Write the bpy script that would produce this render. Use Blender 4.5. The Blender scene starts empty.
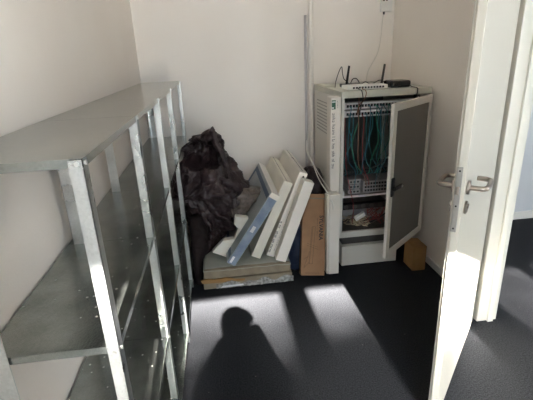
import bpy, bmesh, math, random
from mathutils import Vector, Matrix, noise
random.seed(7)
sc = bpy.context.scene
COL = sc.collection
V = Vector

# ------------------------------------------------------------------ materials
def new_mat(name):
    m = bpy.data.materials.new(name); m.use_nodes = True
    nt = m.node_tree
    return m, nt, nt.nodes['Principled BSDF']

def mat(name, col, rough=.5, metal=0., col2=None, nscale=8., bump=0., bscale=60., spec=None, trans=0., detail=4., stretch=None, coat=0.):
    m, nt, p = new_mat(name)
    p.inputs['Base Color'].default_value = (*col, 1)
    p.inputs['Roughness'].default_value = rough
    p.inputs['Metallic'].default_value = metal
    if spec is not None: p.inputs['Specular IOR Level'].default_value = spec
    if trans: p.inputs['Transmission Weight'].default_value = trans
    if coat: p.inputs['Coat Weight'].default_value = coat
    tc = nt.nodes.new('ShaderNodeTexCoord'); src = tc.outputs['Object']
    if stretch:
        mp = nt.nodes.new('ShaderNodeMapping'); mp.inputs['Scale'].default_value = stretch
        nt.links.new(src, mp.inputs[0]); src = mp.outputs[0]
    if col2 is not None:
        n = nt.nodes.new('ShaderNodeTexNoise'); n.inputs['Scale'].default_value = nscale; n.inputs['Detail'].default_value = detail
        r = nt.nodes.new('ShaderNodeValToRGB')
        r.color_ramp.elements[0].position = .35; r.color_ramp.elements[1].position = .65
        r.color_ramp.elements[0].color = (*col, 1); r.color_ramp.elements[1].color = (*col2, 1)
        nt.links.new(src, n.inputs['Vector']); nt.links.new(n.outputs[0], r.inputs[0]); nt.links.new(r.outputs[0], p.inputs['Base Color'])
    if bump:
        n = nt.nodes.new('ShaderNodeTexNoise'); n.inputs['Scale'].default_value = bscale; n.inputs['Detail'].default_value = 3
        b = nt.nodes.new('ShaderNodeBump'); b.inputs['Strength'].default_value = bump; b.inputs['Distance'].default_value = .01
        nt.links.new(src, n.inputs['Vector']); nt.links.new(n.outputs[0], b.inputs['Height']); nt.links.new(b.outputs[0], p.inputs['Normal'])
    return m

def galvanised(name, lo, hi, rough):
    m, nt, p = new_mat(name)
    p.inputs['Metallic'].default_value = .92
    tc = nt.nodes.new('ShaderNodeTexCoord')
    v = nt.nodes.new('ShaderNodeTexVoronoi'); v.inputs['Scale'].default_value = 170
    n = nt.nodes.new('ShaderNodeTexNoise'); n.inputs['Scale'].default_value = 9; n.inputs['Detail'].default_value = 5
    mx = nt.nodes.new('ShaderNodeMath'); mx.operation = 'MULTIPLY_ADD'; mx.inputs[1].default_value = .16
    r = nt.nodes.new('ShaderNodeValToRGB')
    r.color_ramp.elements[0].position = .35; r.color_ramp.elements[0].color = (*lo, 1)
    r.color_ramp.elements[1].position = .85; r.color_ramp.elements[1].color = (*hi, 1)
    rr = nt.nodes.new('ShaderNodeMapRange'); rr.inputs[3].default_value = rough-.07; rr.inputs[4].default_value = rough+.12
    L = nt.links.new
    L(tc.outputs['Object'], v.inputs['Vector']); L(tc.outputs['Object'], n.inputs['Vector'])
    L(v.outputs['Color'], mx.inputs[0]); L(n.outputs[0], mx.inputs[2]); L(mx.outputs[0], r.inputs[0]); L(r.outputs[0], p.inputs['Base Color'])
    L(n.outputs[0], rr.inputs[0]); L(rr.outputs[0], p.inputs['Roughness'])
    if 'sheet' in name:
        fv = nt.nodes.new('ShaderNodeTexVoronoi'); fv.inputs['Scale'].default_value = 26
        fl = nt.nodes.new('ShaderNodeMath'); fl.operation = 'LESS_THAN'; fl.inputs[1].default_value = .10
        dm = nt.nodes.new('ShaderNodeTexNoise'); dm.inputs['Scale'].default_value = 3.5
        dl = nt.nodes.new('ShaderNodeMath'); dl.operation = 'GREATER_THAN'; dl.inputs[1].default_value = .53
        mu = nt.nodes.new('ShaderNodeMath'); mu.operation = 'MULTIPLY'
        mc = nt.nodes.new('ShaderNodeMix'); mc.data_type = 'RGBA'; mc.inputs[7].default_value = (.75, .74, .68, 1)
        mt = nt.nodes.new('ShaderNodeMath'); mt.operation = 'MULTIPLY_ADD'; mt.inputs[1].default_value = -.9; mt.inputs[2].default_value = .92
        L(tc.outputs['Object'], fv.inputs['Vector']); L(fv.outputs['Distance'], fl.inputs[0]); L(tc.outputs['Object'], dm.inputs['Vector']); L(dm.outputs[0], dl.inputs[0])
        L(fl.outputs[0], mu.inputs[0]); L(dl.outputs[0], mu.inputs[1]); L(mu.outputs[0], mc.inputs[0]); L(r.outputs[0], mc.inputs[6]); L(mc.outputs[2], p.inputs['Base Color'])
        L(mu.outputs[0], mt.inputs[0]); L(mt.outputs[0], p.inputs['Metallic'])
    b = nt.nodes.new('ShaderNodeBump'); b.inputs['Strength'].default_value = .05; b.inputs['Distance'].default_value = .003
    L(v.outputs['Distance'], b.inputs['Height']); L(b.outputs[0], p.inputs['Normal'])
    return m

def carpet_mat():
    m, nt, p = new_mat('dark_carpet'); L = nt.links.new
    tc = nt.nodes.new('ShaderNodeTexCoord')
    n = nt.nodes.new('ShaderNodeTexNoise'); n.inputs['Scale'].default_value = 150; n.inputs['Detail'].default_value = 5
    r = nt.nodes.new('ShaderNodeValToRGB')
    r.color_ramp.elements[0].position = .36; r.color_ramp.elements[0].color = (.006, .007, .010, 1)
    r.color_ramp.elements[1].position = .66; r.color_ramp.elements[1].color = (.033, .034, .038, 1)
    L(tc.outputs['Object'], n.inputs['Vector']); L(n.outputs[0], r.inputs[0])
    # pale lint flecks
    v = nt.nodes.new('ShaderNodeTexVoronoi'); v.inputs['Scale'].default_value = 9
    lt = nt.nodes.new('ShaderNodeMath'); lt.operation = 'LESS_THAN'; lt.inputs[1].default_value = .028
    mix = nt.nodes.new('ShaderNodeMix'); mix.data_type = 'RGBA'; mix.inputs[7].default_value = (.15, .145, .135, 1)
    L(tc.outputs['Object'], v.inputs['Vector']); L(v.outputs['Distance'], lt.inputs[0]); L(lt.outputs[0], mix.inputs[0]); L(r.outputs[0], mix.inputs[6])
    L(mix.outputs[2], p.inputs['Base Color'])
    p.inputs['Roughness'].default_value = .95; p.inputs['Specular IOR Level'].default_value = .15
    b = nt.nodes.new('ShaderNodeBump'); b.inputs['Strength'].default_value = .6; b.inputs['Distance'].default_value = .004
    L(n.outputs[0], b.inputs['Height']); L(b.outputs[0], p.inputs['Normal'])
    return m

def pane_mat(name, tint, body, body_rough, mixv):
    """clear or tinted pane: straight transmission plus a body/gloss"""
    m, nt, p = new_mat(name); L = nt.links.new
    t = nt.nodes.new('ShaderNodeBsdfTransparent'); t.inputs[0].default_value = (*tint, 1)
    p.inputs['Base Color'].default_value = (*body, 1); p.inputs['Roughness'].default_value = body_rough
    mx = nt.nodes.new('ShaderNodeMixShader'); mx.inputs[0].default_value = mixv
    L(t.outputs[0], mx.inputs[1]); L(p.outputs[0], mx.inputs[2]); L(mx.outputs[0], nt.nodes['Material Output'].inputs[0])
    return m

M = {}
M['wall'] = mat('wall_paint', (.85, .795, .74), .85, bump=.12, bscale=120, col2=(.87, .82, .765), nscale=2.2)
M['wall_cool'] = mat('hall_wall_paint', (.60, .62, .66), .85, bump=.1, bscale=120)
M['ceiling'] = mat('ceiling_paint', (.88, .87, .85), .9)
M['carpet'] = carpet_mat()
M['lacquer'] = mat('white_lacquer', (.55, .525, .46), .32, bump=.03, bscale=15)
M['frame_paint'] = mat('door_frame_paint', (.58, .56, .50), .38)
M['skirting'] = mat('skirting_paint', (.78, .76, .72), .45)
M['galv'] = galvanised('galvanised_sheet', (.25, .27, .255), (.44, .46, .435), .20)
M['pipe'] = mat('pipe_paint', (.86, .81, .75), .5)
M['galv_post'] = galvanised('galvanised_post', (.46, .48, .48), (.70, .725, .73), .27)
M['zinc'] = mat('zinc_bolt', (.75, .75, .73), .3, 1.)
M['steel'] = mat('brushed_steel', (.34, .30, .265), .28, 1., bump=.05, bscale=80, stretch=(1, 1, 8))
M['strike'] = mat('steel_lock_plate', (.36, .355, .335), .45, .8)
M['cab'] = mat('cabinet_grey_paint', (.70, .67, .61), .42, bump=.04, bscale=40)
M['cab_top'] = mat('cabinet_lid_paint', (.54, .54, .46), .45, col2=(.60, .59, .51), nscale=5)
M['bottom'] = mat('rack_floor_dark', (.16, .14, .12), .7, col2=(.10, .09, .08), nscale=20)  # mottled dark tone for the floor inside the cabinet
M['vent'] = mat('vent_slot_grey', (.36, .34, .30), .6)
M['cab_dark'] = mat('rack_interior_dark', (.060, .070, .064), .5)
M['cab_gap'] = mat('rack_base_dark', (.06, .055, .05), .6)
M['panel_metal'] = mat('patch_panel_metal', (.60, .57, .58), .4, .3)
M['device'] = mat('grey_device_plastic', (.34, .33, .32), .5)
M['port'] = mat('black_port', (.012, .012, .014), .5)
M['black'] = mat('black_plastic', (.015, .014, .014), .35)
M['black_gloss'] = mat('black_gloss_plastic', (.012, .012, .012), .22)
M['white_pl'] = mat('white_plastic', (.78, .77, .73), .35)
M['cable_white'] = mat('white_cable', (.74, .71, .66), .5)
M['teal'] = mat('teal_cable', (.025, .16, .18), .5)
M['teal2'] = mat('blue_green_cable', (.02, .13, .19), .5)
M['green'] = mat('green_cable', (.03, .20, .12), .5)
M['red'] = mat('red_cable', (.25, .03, .03), .5)
M['brownc'] = mat('brown_cable', (.21, .10, .055), .5)
M['beige'] = mat('beige_cable', (.50, .42, .28), .5)
M['carton_w'] = mat('white_carton', (.82, .77, .70), .6, col2=(.77, .72, .65), nscale=6)
M['carton_w2'] = mat('cream_carton', (.76, .72, .62), .6, col2=(.71, .67, .58), nscale=5)
M['carton_g'] = mat('grey_white_carton', (.72, .71, .69), .6, col2=(.67, .66, .64), nscale=5)
M['carton_blue'] = mat('blue_carton', (.16, .205, .29), .5, col2=(.25, .30, .37), nscale=14)
M['carton_slate'] = mat('slate_blue_print', (.34, .38, .40), .45, col2=(.42, .45, .47), nscale=7)
M['carton_band'] = mat('navy_print_band', (.075, .12, .20), .5)
M['cardboard'] = mat('cardboard', (.34, .19, .10), .8, col2=(.28, .155, .082), nscale=11)
M['cardboard2'] = mat('ochre_cardboard', (.34, .19, .07), .8, col2=(.28, .15, .05), nscale=11)
M['cardboard3'] = mat('pale_cardboard', (.30, .245, .17), .8, col2=(.23, .185, .13), nscale=13)
M['ink'] = mat('dark_print', (.03, .025, .025), .7)
M['ink_faint'] = mat('grey_print', (.17, .15, .15), .7)
M['ink_brown'] = mat('brown_print', (.12, .07, .04), .7)
M['logo_green'] = mat('dark_green_print', (.02, .09, .055), .6)
M['label_white'] = mat('white_label', (.82, .82, .82), .5)
M['foam'] = mat('polystyrene', (.80, .76, .68), .8, bump=.25, bscale=220)
M['bag'] = mat('black_bag_film', (.015, .008, .009), .36, spec=.35, col2=(.042, .025, .026), nscale=6, bump=.7, bscale=40)
M['gap_shade'] = mat('gap_shade_black', (.012, .008, .008), .8, spec=.15)  # shade of the gap beside the stack, put into the colour
M['bag_brown'] = mat('brown_bag_film', (.06, .042, .034), .36, col2=(.14, .105, .085), nscale=30, bump=.6, bscale=60)
M['bag_blue'] = mat('navy_bag_film', (.014, .022, .05), .35, bump=.4, bscale=30)
M['wrap'] = mat('stretch_film', (.46, .46, .40), .22, col2=(.39, .40, .36), nscale=5, bump=.35, bscale=14)
M['wrap_dark'] = mat('torn_film', (.20, .19, .18), .25, col2=(.50, .49, .46), nscale=40, bump=.8, bscale=50)
M['cloth'] = mat('dark_jacket', (.04, .045, .06), .85)
M['trousers'] = mat('dark_trousers', (.03, .03, .04), .85)
M['skin'] = mat('skin', (.55, .34, .25), .5)
M['hair'] = mat('dark_hair', (.03, .02, .015), .6)
M['leaf'] = mat('leaf', (.07, .12, .03), .6)
M['bark'] = mat('bark', (.12, .09, .06), .9, bump=.5, bscale=8)
M['terrace'] = mat('terrace_stone', (.34, .33, .31), .9, col2=(.28, .27, .26), nscale=3)
M['facade'] = mat('facade_paint', (.6, .58, .55), .9)
M['win_frame'] = mat('window_frame_paint', (.7, .7, .7), .4)
M['glass'] = pane_mat('window_glass', (.97, .98, .97), (.9, .9, .9), .02, .04)
M['glass_tint'] = pane_mat('smoked_door_glass', (.40, .41, .40), (.26, .25, .23), .16, .62)

# ------------------------------------------------------------------ mesh helpers
def box(bm, lo, hi, bev=0.):
    lo, hi = V(lo), V(hi); c = (lo+hi)/2; s = hi-lo
    g = bmesh.ops.create_cube(bm, size=1, matrix=Matrix.Translation(c) @ Matrix.Diagonal((*s, 1)))
    if bev: bevel(bm, g['verts'], bev)

def bevel(bm, vs, w, seg=2):
    es = list({e for v in vs for e in v.link_edges})
    bmesh.ops.bevel(bm, geom=es, offset=w, segments=seg, affect='EDGES', profile=.5, clamp_overlap=True)

def obox(bm, o, a, b, c, bev=0.):
    """box from a corner and three edge vectors"""
    o, a, b, c = V(o), V(a), V(b), V(c)
    m = Matrix(((a.x, b.x, c.x, 0), (a.y, b.y, c.y, 0), (a.z, b.z, c.z, 0), (0, 0, 0, 1)))
    m = Matrix.Translation(o + (a+b+c)/2) @ m
    g = bmesh.ops.create_cube(bm, size=1, matrix=m)
    if a.cross(b).dot(c) < 0:
        bmesh.ops.reverse_faces(bm, faces=list({f for v in g['verts'] for f in v.link_faces}))
    if bev: bevel(bm, g['verts'], bev)

def cyl(bm, p0, p1, r, n=16, r2=None, cap=True):
    p0, p1 = V(p0), V(p1); d = p1-p0
    q = d.to_track_quat('Z', 'Y').to_matrix().to_4x4()
    bmesh.ops.create_cone(bm, cap_ends=cap, segments=n, radius1=r, radius2=r if r2 is None else r2, depth=d.length,
                          matrix=Matrix.Translation((p0+p1)/2) @ q)

def smooth_path(pts, n=8):
    pts = [V(p) for p in pts]
    if len(pts) < 3: return pts
    P = [pts[0]*2-pts[1]] + pts + [pts[-1]*2-pts[-2]]
    out = []
    for i in range(1, len(P)-2):
        a, b, c, d = P[i-1:i+3]
        for k in range(n):
            t = k/n
            out.append(.5*((2*b) + (c-a)*t + (2*a-5*b+4*c-d)*t*t + (3*b-a-3*c+d)*t**3))
    out.append(pts[-1])
    return out

def tube(bm, pts, r, n=6, sm=8):
    pts = smooth_path(pts, sm) if sm else [V(p) for p in pts]
    rings = []; up = V((0, 0, 1))
    prev = None
    for i, p in enumerate(pts):
        t = (pts[min(i+1, len(pts)-1)] - pts[max(i-1, 0)])
        if t.length < 1e-7: t = V((0, 0, 1))
        t.normalize()
        if prev is None:
            x = t.orthogonal().normalized()
        else:
            x = (prev - t*prev.dot(t))
            x = x.normalized() if x.length > 1e-6 else t.orthogonal().normalized()
        prev = x; y = t.cross(x)
        rings.append([bm.verts.new(p + r*(math.cos(2*math.pi*k/n)*x + math.sin(2*math.pi*k/n)*y)) for k in range(n)])
    for a, b in zip(rings, rings[1:]):
        for k in range(n):
            bm.faces.new((a[k], a[(k+1) % n], b[(k+1) % n], b[k]))
    bm.faces.new(rings[0][::-1]); bm.faces.new(rings[-1])

def prism(bm, poly, axis_o, u, v, n, th):
    """extrude a 2-d outline (in basis u, v at axis_o) by th along n"""
    o, u, v, n = V(axis_o), V(u), V(v), V(n)
    a = [bm.verts.new(o+u*x+v*y) for x, y in poly]
    b = [bm.verts.new(o+u*x+v*y+n*th) for x, y in poly]
    bm.faces.new(a); bm.faces.new(b[::-1])
    for i in range(len(a)):
        j = (i+1) % len(a)
        bm.faces.new((a[j], a[i], b[i], b[j]))
    bmesh.ops.recalc_face_normals(bm, faces=bm.faces)

def origin(o):
    v = V((0, 0, 0))
    while o is not None:
        v += o.location; o = o.parent
    return v

def obj(name, bm, material, parent=None, loc=None, smooth=False):
    me = bpy.data.meshes.new(name)
    if isinstance(bm, bmesh.types.BMesh):
        bm.to_mesh(me); bm.free()
    else: me = bm
    o = bpy.data.objects.new(name, me)
    me.materials.clear() if False else None
    if not me.materials: me.materials.append(material)
    if parent is not None:
        o.parent = parent; base = origin(parent)
    else:
        base = V(loc) if loc is not None else V((0, 0, 0)); o.location = base
    me.transform(Matrix.Translation(-base))
    if smooth:
        for p in me.polygons: p.use_smooth = True
    COL.objects.link(o)
    return o

def B(): return bmesh.new()

def tag(o, label=None, cat=None, group=None, kind=None):
    if label: o['label'] = label
    if cat: o['category'] = cat
    if group: o['group'] = group
    if kind: o['kind'] = kind
    return o

def thing(name, loc, label=None, cat=None, group=None, kind=None):
    o = bpy.data.objects.new(name, None); o.location = loc; o.empty_display_size = .05
    COL.objects.link(o)
    return tag(o, label, cat, group, kind)

def bx(name, lo, hi, m, parent=None, bev=0., loc=None):
    b = B(); box(b, lo, hi, bev)
    return obj(name, b, m, parent, loc)

def struct(name, bm, m, parent=None):
    o = obj(name, bm, m, parent)
    if parent is None: o['kind'] = 'structure'
    return o

def text_mesh(body, size, extrude=.0004):
    cu = bpy.data.curves.new('lettering', 'FONT'); cu.body = body; cu.size = size; cu.extrude = extrude; cu.offset = .0011
    o = bpy.data.objects.new('lettering', cu); COL.objects.link(o)
    dg = bpy.context.evaluated_depsgraph_get(); dg.update()
    me = bpy.data.meshes.new_from_object(o.evaluated_get(dg))
    bpy.data.objects.remove(o)
    return me

def frame_matrix(o, u, v):
    u, v = V(u).normalized(), V(v).normalized(); n = u.cross(v)
    return Matrix(((u.x, v.x, n.x, o[0]), (u.y, v.y, n.y, o[1]), (u.z, v.z, n.z, o[2]), (0, 0, 0, 1)))

def print_marks(bm, o, u, v, length, height, n_off, seed, density=1.):
    """a line of small unreadable print: short strokes with word gaps"""
    rnd = random.Random(seed); u, v = V(u).normalized(), V(v).normalized(); n = u.cross(v)*n_off
    x = 0; word = rnd.randint(3, 7)
    while x < length:
        w = height*rnd.uniform(.45, .7)
        k = rnd.randint(0, 3); p = V(o)+u*x
        s = height*.16
        if k != 1: obox(bm, p, u*s, v*height*rnd.choice((.65, 1.)), n)
        if k != 0: obox(bm, p+u*(w-s), u*s, v*height*.65, n)
        if k in (1, 2): obox(bm, p, u*w, v*s, n)
        if k in (1, 3): obox(bm, p+v*height*.5, u*w, v*s, n)
        x += w*1.35; word -= 1
        if word == 0: x += height*.6; word = rnd.randint(2, 7)

# ------------------------------------------------------------------ room shell
XL, XR, YB, YF, ZC = -.588, 1.556, 3.60, -1.80, 3.35
b = B(); box(b, (-.9, -1.95, -.1), (4.6, 3.9, 0)); struct('floor', b, M['carpet'])
b = B(); box(b, (-.9, -1.95, ZC), (4.6, 3.9, ZC+.1)); struct('ceiling', b, M['ceiling'])
b = B(); box(b, (XL-.15, YF, 0), (XL, YB+.15, ZC)); struct('wall_left', b, M['wall'])
b = B(); box(b, (XL, YB, 0), (XR, YB+.15, ZC)); struct('wall_back', b, M['wall'])
b = B()
box(b, (XR, 1.97, 0), (1.603, YB, ZC)); box(b, (XR, YF, 0), (1.603, .98, ZC)); box(b, (XR, .98, 2.12), (1.603, 1.97, ZC))
struct('wall_right', b, M['wall'])
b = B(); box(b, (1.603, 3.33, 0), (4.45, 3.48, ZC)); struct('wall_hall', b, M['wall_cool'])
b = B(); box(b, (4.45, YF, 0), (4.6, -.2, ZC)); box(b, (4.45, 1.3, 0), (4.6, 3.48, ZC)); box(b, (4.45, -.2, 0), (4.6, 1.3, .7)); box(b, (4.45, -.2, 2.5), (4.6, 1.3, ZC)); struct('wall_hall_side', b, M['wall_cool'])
w3 = thing('added_window', (4.55, .55, .7), kind='structure')  # unseen opening, added to throw skylight through the doorway onto the left wall
b = B(); box(b, (4.5, -.2, .7), (4.57, 1.3, .76)); box(b, (4.5, -.2, 2.44), (4.57, 1.3, 2.5)); box(b, (4.5, -.2, .76), (4.57, -.14, 2.44)); box(b, (4.5, 1.24, .76), (4.57, 1.3, 2.44)); box(b, (4.5, .51, .76), (4.57, .59, 2.44)); obj('window_frame', b, M['win_frame'], w3)
for a, c in ((-.14, .51), (.59, 1.24)): bx('pane', (4.53, a, .76), (4.536, c, 2.44), M['glass'], w3)
b = B(); box(b, (XR-.012, 2.0, 0), (XR, YB, .058), .003); struct('baseboard_right', b, M['skirting'])
b = B(); box(b, (1.603, 3.312, 0), (4.45, 3.33, .075), .003); struct('baseboard_hall', b, M['skirting'])
# window wall behind the photographer
b = B()
HZ, SZ = 3.15, .12
box(b, (XL-.15, YF-.15, 0), (-.272, YF, ZC)); box(b, (1.47, YF-.15, 0), (1.78, YF, ZC)); box(b, (2.75, YF-.15, 0), (4.6, YF, ZC))
for a, c in ((-.272, 1.47), (1.78, 2.75)):
    box(b, (a, YF-.15, HZ), (c, YF, ZC)); box(b, (a, YF-.15, 0), (c, YF, SZ))
struct('wall_front', b, M['facade'])

def window(name, x0, x1, mull):
    w = thing(name, (x0, YF-.1, 0), kind='structure')
    b = B()
    box(b, (x0, YF-.14, SZ), (x1, YF-.07, SZ+.03))
    box(b, (x0, YF-.14, SZ), (x0+.012, YF-.07, HZ)); box(b, (x1-.012, YF-.14, SZ), (x1, YF-.07, HZ)); box(b, (x0, YF-.14, HZ-.012), (x1, YF-.07, HZ))
    obj('window_frame', b, M['win_frame'], w)
    b = B(); box(b, (mull[0], YF-.135, SZ+.03), (mull[1], YF-.075, HZ-.012), .006); obj('mullion', b, M['win_frame'], w)
    for a, c in ((x0+.012, mull[0]), (mull[1], x1-.012)):
        bx('pane', (a, YF-.108, SZ+.03), (c, YF-.100, HZ-.012), M['glass'], w)
window('window_1', -.272, 1.47, (.405, .603))
window('window_2', 1.78, 2.75, (2.22, 2.32))

# ------------------------------------------------------------------ doorway and the open door
b = B()
box(b, (1.478, 1.94, 0), (1.605, 1.99, 2.14), .004)       # far jamb
box(b, (1.478, .98, 0), (1.605, 1.03, 2.14), .004)        # near jamb
box(b, (1.478, .98, 2.09), (1.605, 1.99, 2.14), .004)     # head
box(b, (1.54, 1.925, 0), (1.575, 1.94, 2.09), .003)       # stop
struct('trim_1', b, M['frame_paint'])

Lc, Rc = V((.823, 1.310, 0)), V((.851, 1.282, 0))
He = V((1.458, 1.950, 0)); d = (He-Rc); wid = d.length; d.normalize(); pn = V((d.y, -d.x, 0))   # pn points to the hall face
UP = V((0, 0, 1))
door = thing('door_1', (1.458, 1.93, 0), kind='structure')
b = B()
T = .040; o = Rc - pn*T + UP*.008
obox(b, o + d*.012, d*(wid-.012), pn*T, UP*2.07, .002)         # slab
obox(b, o + pn*.012, d*.014, pn*(T-.012), UP*2.07, .0015)      # rebated closing edge
obj('door_leaf', b, M['lacquer'], door)
def hand(side):
    n = pn if side > 0 else -pn
    base = (Rc if side > 0 else Rc-pn*T) + d*.058 + UP*1.108
    b = B()
    cyl(b, base, base+n*.010, .026, 24)
    tube(b, [base+n*.006, base+n*.045, base+n*.060+d*.012, base+n*.064+d*.04, base+n*.064+d*.095, base+n*.060+d*.123, base+n*.046+d*.135, base+n*.012+d*.137], .0098, 12, 6)
    obj('door_handle', b, M['steel'], door, smooth=True)
    k = base - UP*.078
    b = B(); cyl(b, k, k+n*.008, .025, 24)
    r = obj('key_rosette', b, M['steel'], door, smooth=False)
    b = B(); box(b, (-.0055, -.002, -.018), (.0055, .002, .010), .001); cyl(b, (0, 0, 0), (0, 0, 0.0001), .001, 8)
    b.free(); b = B(); cyl(b, k+UP*.006+n*.006, k+UP*.006+n*.013, .0095, 18); obox(b, k - d*.005 + n*.008 - UP*.018, d*.010, n*.003, UP*.020, .001)
    obj('lock_cylinder', b, M['steel'], r)
hand(1); hand(-1)
b = B(); e0 = Rc - pn*(T*.5+.011) - d*.0015
obox(b, e0 + UP*.948, d*.003, pn*.020, UP*.248, .001)
lp = obj('lock_plate', b, M['strike'], door)
b = B(); obox(b, e0 - d*.010 + pn*.004 + UP*1.095, d*.012, pn*.012, UP*.030, .003); obj('latch_bolt', b, M['steel'], lp)
b = B()
for z in (.962, 1.182, 1.050): 
    cyl(b, e0 + pn*.010 + UP*z - d*.001, e0 + pn*.010 + UP*z + d*.001, .0035, 10)
obj('screw', b, M['port'], lp)
for z in (.25, 1.85):
    b = B(); cyl(b, (1.468, 1.972, z-.05), (1.468, 1.972, z+.05), .009, 14); obj('hinge', b, M['steel'], door)

# ------------------------------------------------------------------ galvanised shelving run
shelving = thing('shelving_unit', (-.43, 2.2, 0), 'long galvanised metal shelving unit with four levels along the white wall', 'shelving')
SX0, SX1 = -.578, -.270
PY = [.83, 1.45, 2.07, 2.69, 3.50]
LZ = [1.42, .97, .52, .065]
def post(x, y, sx, sy):
    """an L profile, its outer corner at x, y"""
    b = B(); w, t, h = (.029 if sx < 0 else .042), .0022, 1.4185
    x0, x1 = sorted((x, x+sx*w)); box(b, (x0, min(y, y+sy*t), 0), (x1, max(y, y+sy*t), h))
    y0, y1 = sorted((y, y+sy*w)); box(b, (min(x, x+sx*t), y0, 0), (max(x, x+sx*t), y1, h))
    p = obj('post', b, M['galv_post'], shelving)
    for z in LZ:
        zz = z-.009
        b = B(); cyl(b, (x+sx*.012, y-.004*sy, zz), (x+sx*.012, y, zz), .0052, 6); obj('bolt', b, M['zinc'], p)
        b = B(); cyl(b, (x-.004*sx, y+sy*.012, zz), (x, y+sy*.012, zz), .0052, 6); obj('bolt', b, M['zinc'], p)
for i, y in enumerate(PY):
    sy = 1 if i < 4 else -1
    yy = y-.006 if i < 4 else y+.042
    post(SX1+.003, yy, -1, sy)
    post(SX0+.022, yy, 1, sy)
def shelf(y0, y1, z):
    b = B(); t, lip = .0015, .019
    g = .0012; y0 += g; y1 -= g
    box(b, (SX0, y0, z-t), (SX1, y1, z))
    for q in ((SX0, y0, SX0+t, y1), (SX1-t, y0, SX1, y1), (SX0, y0, SX1, y0+t), (SX0, y1-t, SX1, y1)):
        box(b, (q[0], q[1], z-lip), (q[2], q[3], z-t))
    for q in ((SX0, y0, SX0+.012, y1), (SX1-.012, y0, SX1, y1)):
        box(b, (q[0], q[1], z-lip), (q[2], q[3], z-lip+t))
    obj('shelf', b, M['galv'], shelving)
for k in range(4):
    y1 = PY[k+1] if k < 3 else PY[4]+.04
    for z in LZ: shelf(PY[k], y1, z)

# ------------------------------------------------------------------ network cabinet
CX0, CX1, CY0, CY1, CZ0, CZ1 = .858, 1.492, 2.77, 3.55, .243, 1.335
cab = thing('network_cabinet', (1.17, 3.1, 0), 'pale grey network cabinet with its glass door open, standing in the corner', 'cabinet')
b = B()
box(b, (CX0, CY0, CZ0), (CX0+.022, CY1, 1.290), .002)
r = obj('side_panel', b, M['cab'], cab)
b = B()
for k in range(10): box(b, (CX0-.0015, 3.08, .98+k*.026), (CX0+.001, 3.46, .988+k*.026))
obj('vent_grille', b, M['vent'], r)
b = B(); box(b, (CX1-.022, CY0, CZ0), (CX1, CY1, 1.290), .002); obj('side_panel', b, M['cab'], cab)
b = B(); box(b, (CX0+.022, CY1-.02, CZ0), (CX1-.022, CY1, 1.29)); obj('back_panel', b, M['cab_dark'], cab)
b = B(); box(b, (CX0-.004, CY0-.012, 1.290), (CX1+.004, CY1, CZ1), .004); obj('lid', b, M['cab_top'], cab)
b = B()
box(b, (CX0+.022, CY0, CZ0), (CX1-.022, CY0+.03, .288), .002); obj('bottom_frame', b, M['cab'], cab)
b = B(); box(b, (CX0+.022, CY0+.03, .262), (CX1-.022, CY1-.02, .275)); obj('bottom_panel', b, M['bottom'], cab)
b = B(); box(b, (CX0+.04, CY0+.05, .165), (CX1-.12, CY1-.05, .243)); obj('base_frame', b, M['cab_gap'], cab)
b = B(); box(b, (.882, 2.775, 0), (1.330, 3.45, .165), .003); obj('plinth', b, M['cab'], cab)
for x in (CX0+.026, CX1-.056):
    b = B(); box(b, (x, 2.855, .28), (x+.026, 2.90, 1.285)); r = obj('rack_rail', b, M['cab_dark'], cab)
    b = B()
    for k in range(40): box(b, (x+.009, 2.852, .31+k*.0243), (x+.017, 2.856, .319+k*.0243))
    obj('rail_hole', b, M['panel_metal'], r)
# open glass door, hinged at the far right corner
hg = V((1.488, 2.760, 0)); fe = V((1.040, 2.372, 0)); dd = (fe-hg); dw = dd.length; dd.normalize(); dn = V((-dd.y, dd.x, 0))
if dn.y > 0: dn = -dn              # outward face, towards the photographer's side
cdoor = None
b = B(); z0, z1, th, st = .262, 1.286, .022, .046
for (a, w_, zz, hh) in ((0, st, z0, z1-z0), (dw-st, st, z0, z1-z0), (st, dw-2*st, z0, st), (st, dw-2*st, z1-st, st)):
    obox(b, hg + dd*a + UP*zz, dd*w_, dn*th, UP*hh, .002)
cdoor = obj('door', b, M['cab'], cab)
b = B(); obox(b, hg + dd*(st-.004) + dn*.008 + UP*(z0+st-.004), dd*(dw-2*st+.008), dn*.005, UP*(z1-z0-2*st+.008)); obj('glass_pane', b, M['glass_tint'], cdoor)
b = B()
hp = hg + dd*(dw-st*.62) + dn*th
obox(b, hp - dd*.014 + UP*.700, dd*.030, dn*.014, UP*.125, .004)
obox(b, hp + UP*.740 - dd*.100 + dn*.014, dd*.112, dn*.016, UP*.026, .006)
cyl(b, hp + UP*.753, hp + UP*.753 + dn*.02, .012, 14)
obj('swing_handle', b, M['black_gloss'], cdoor)
b = B(); cyl(b, hp + UP*.753 - dd*.088 + dn*.0295, hp + UP*.753 - dd*.088 + dn*.032, .0085, 14); obj('key_lock', b, M['zinc'], cdoor)

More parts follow.
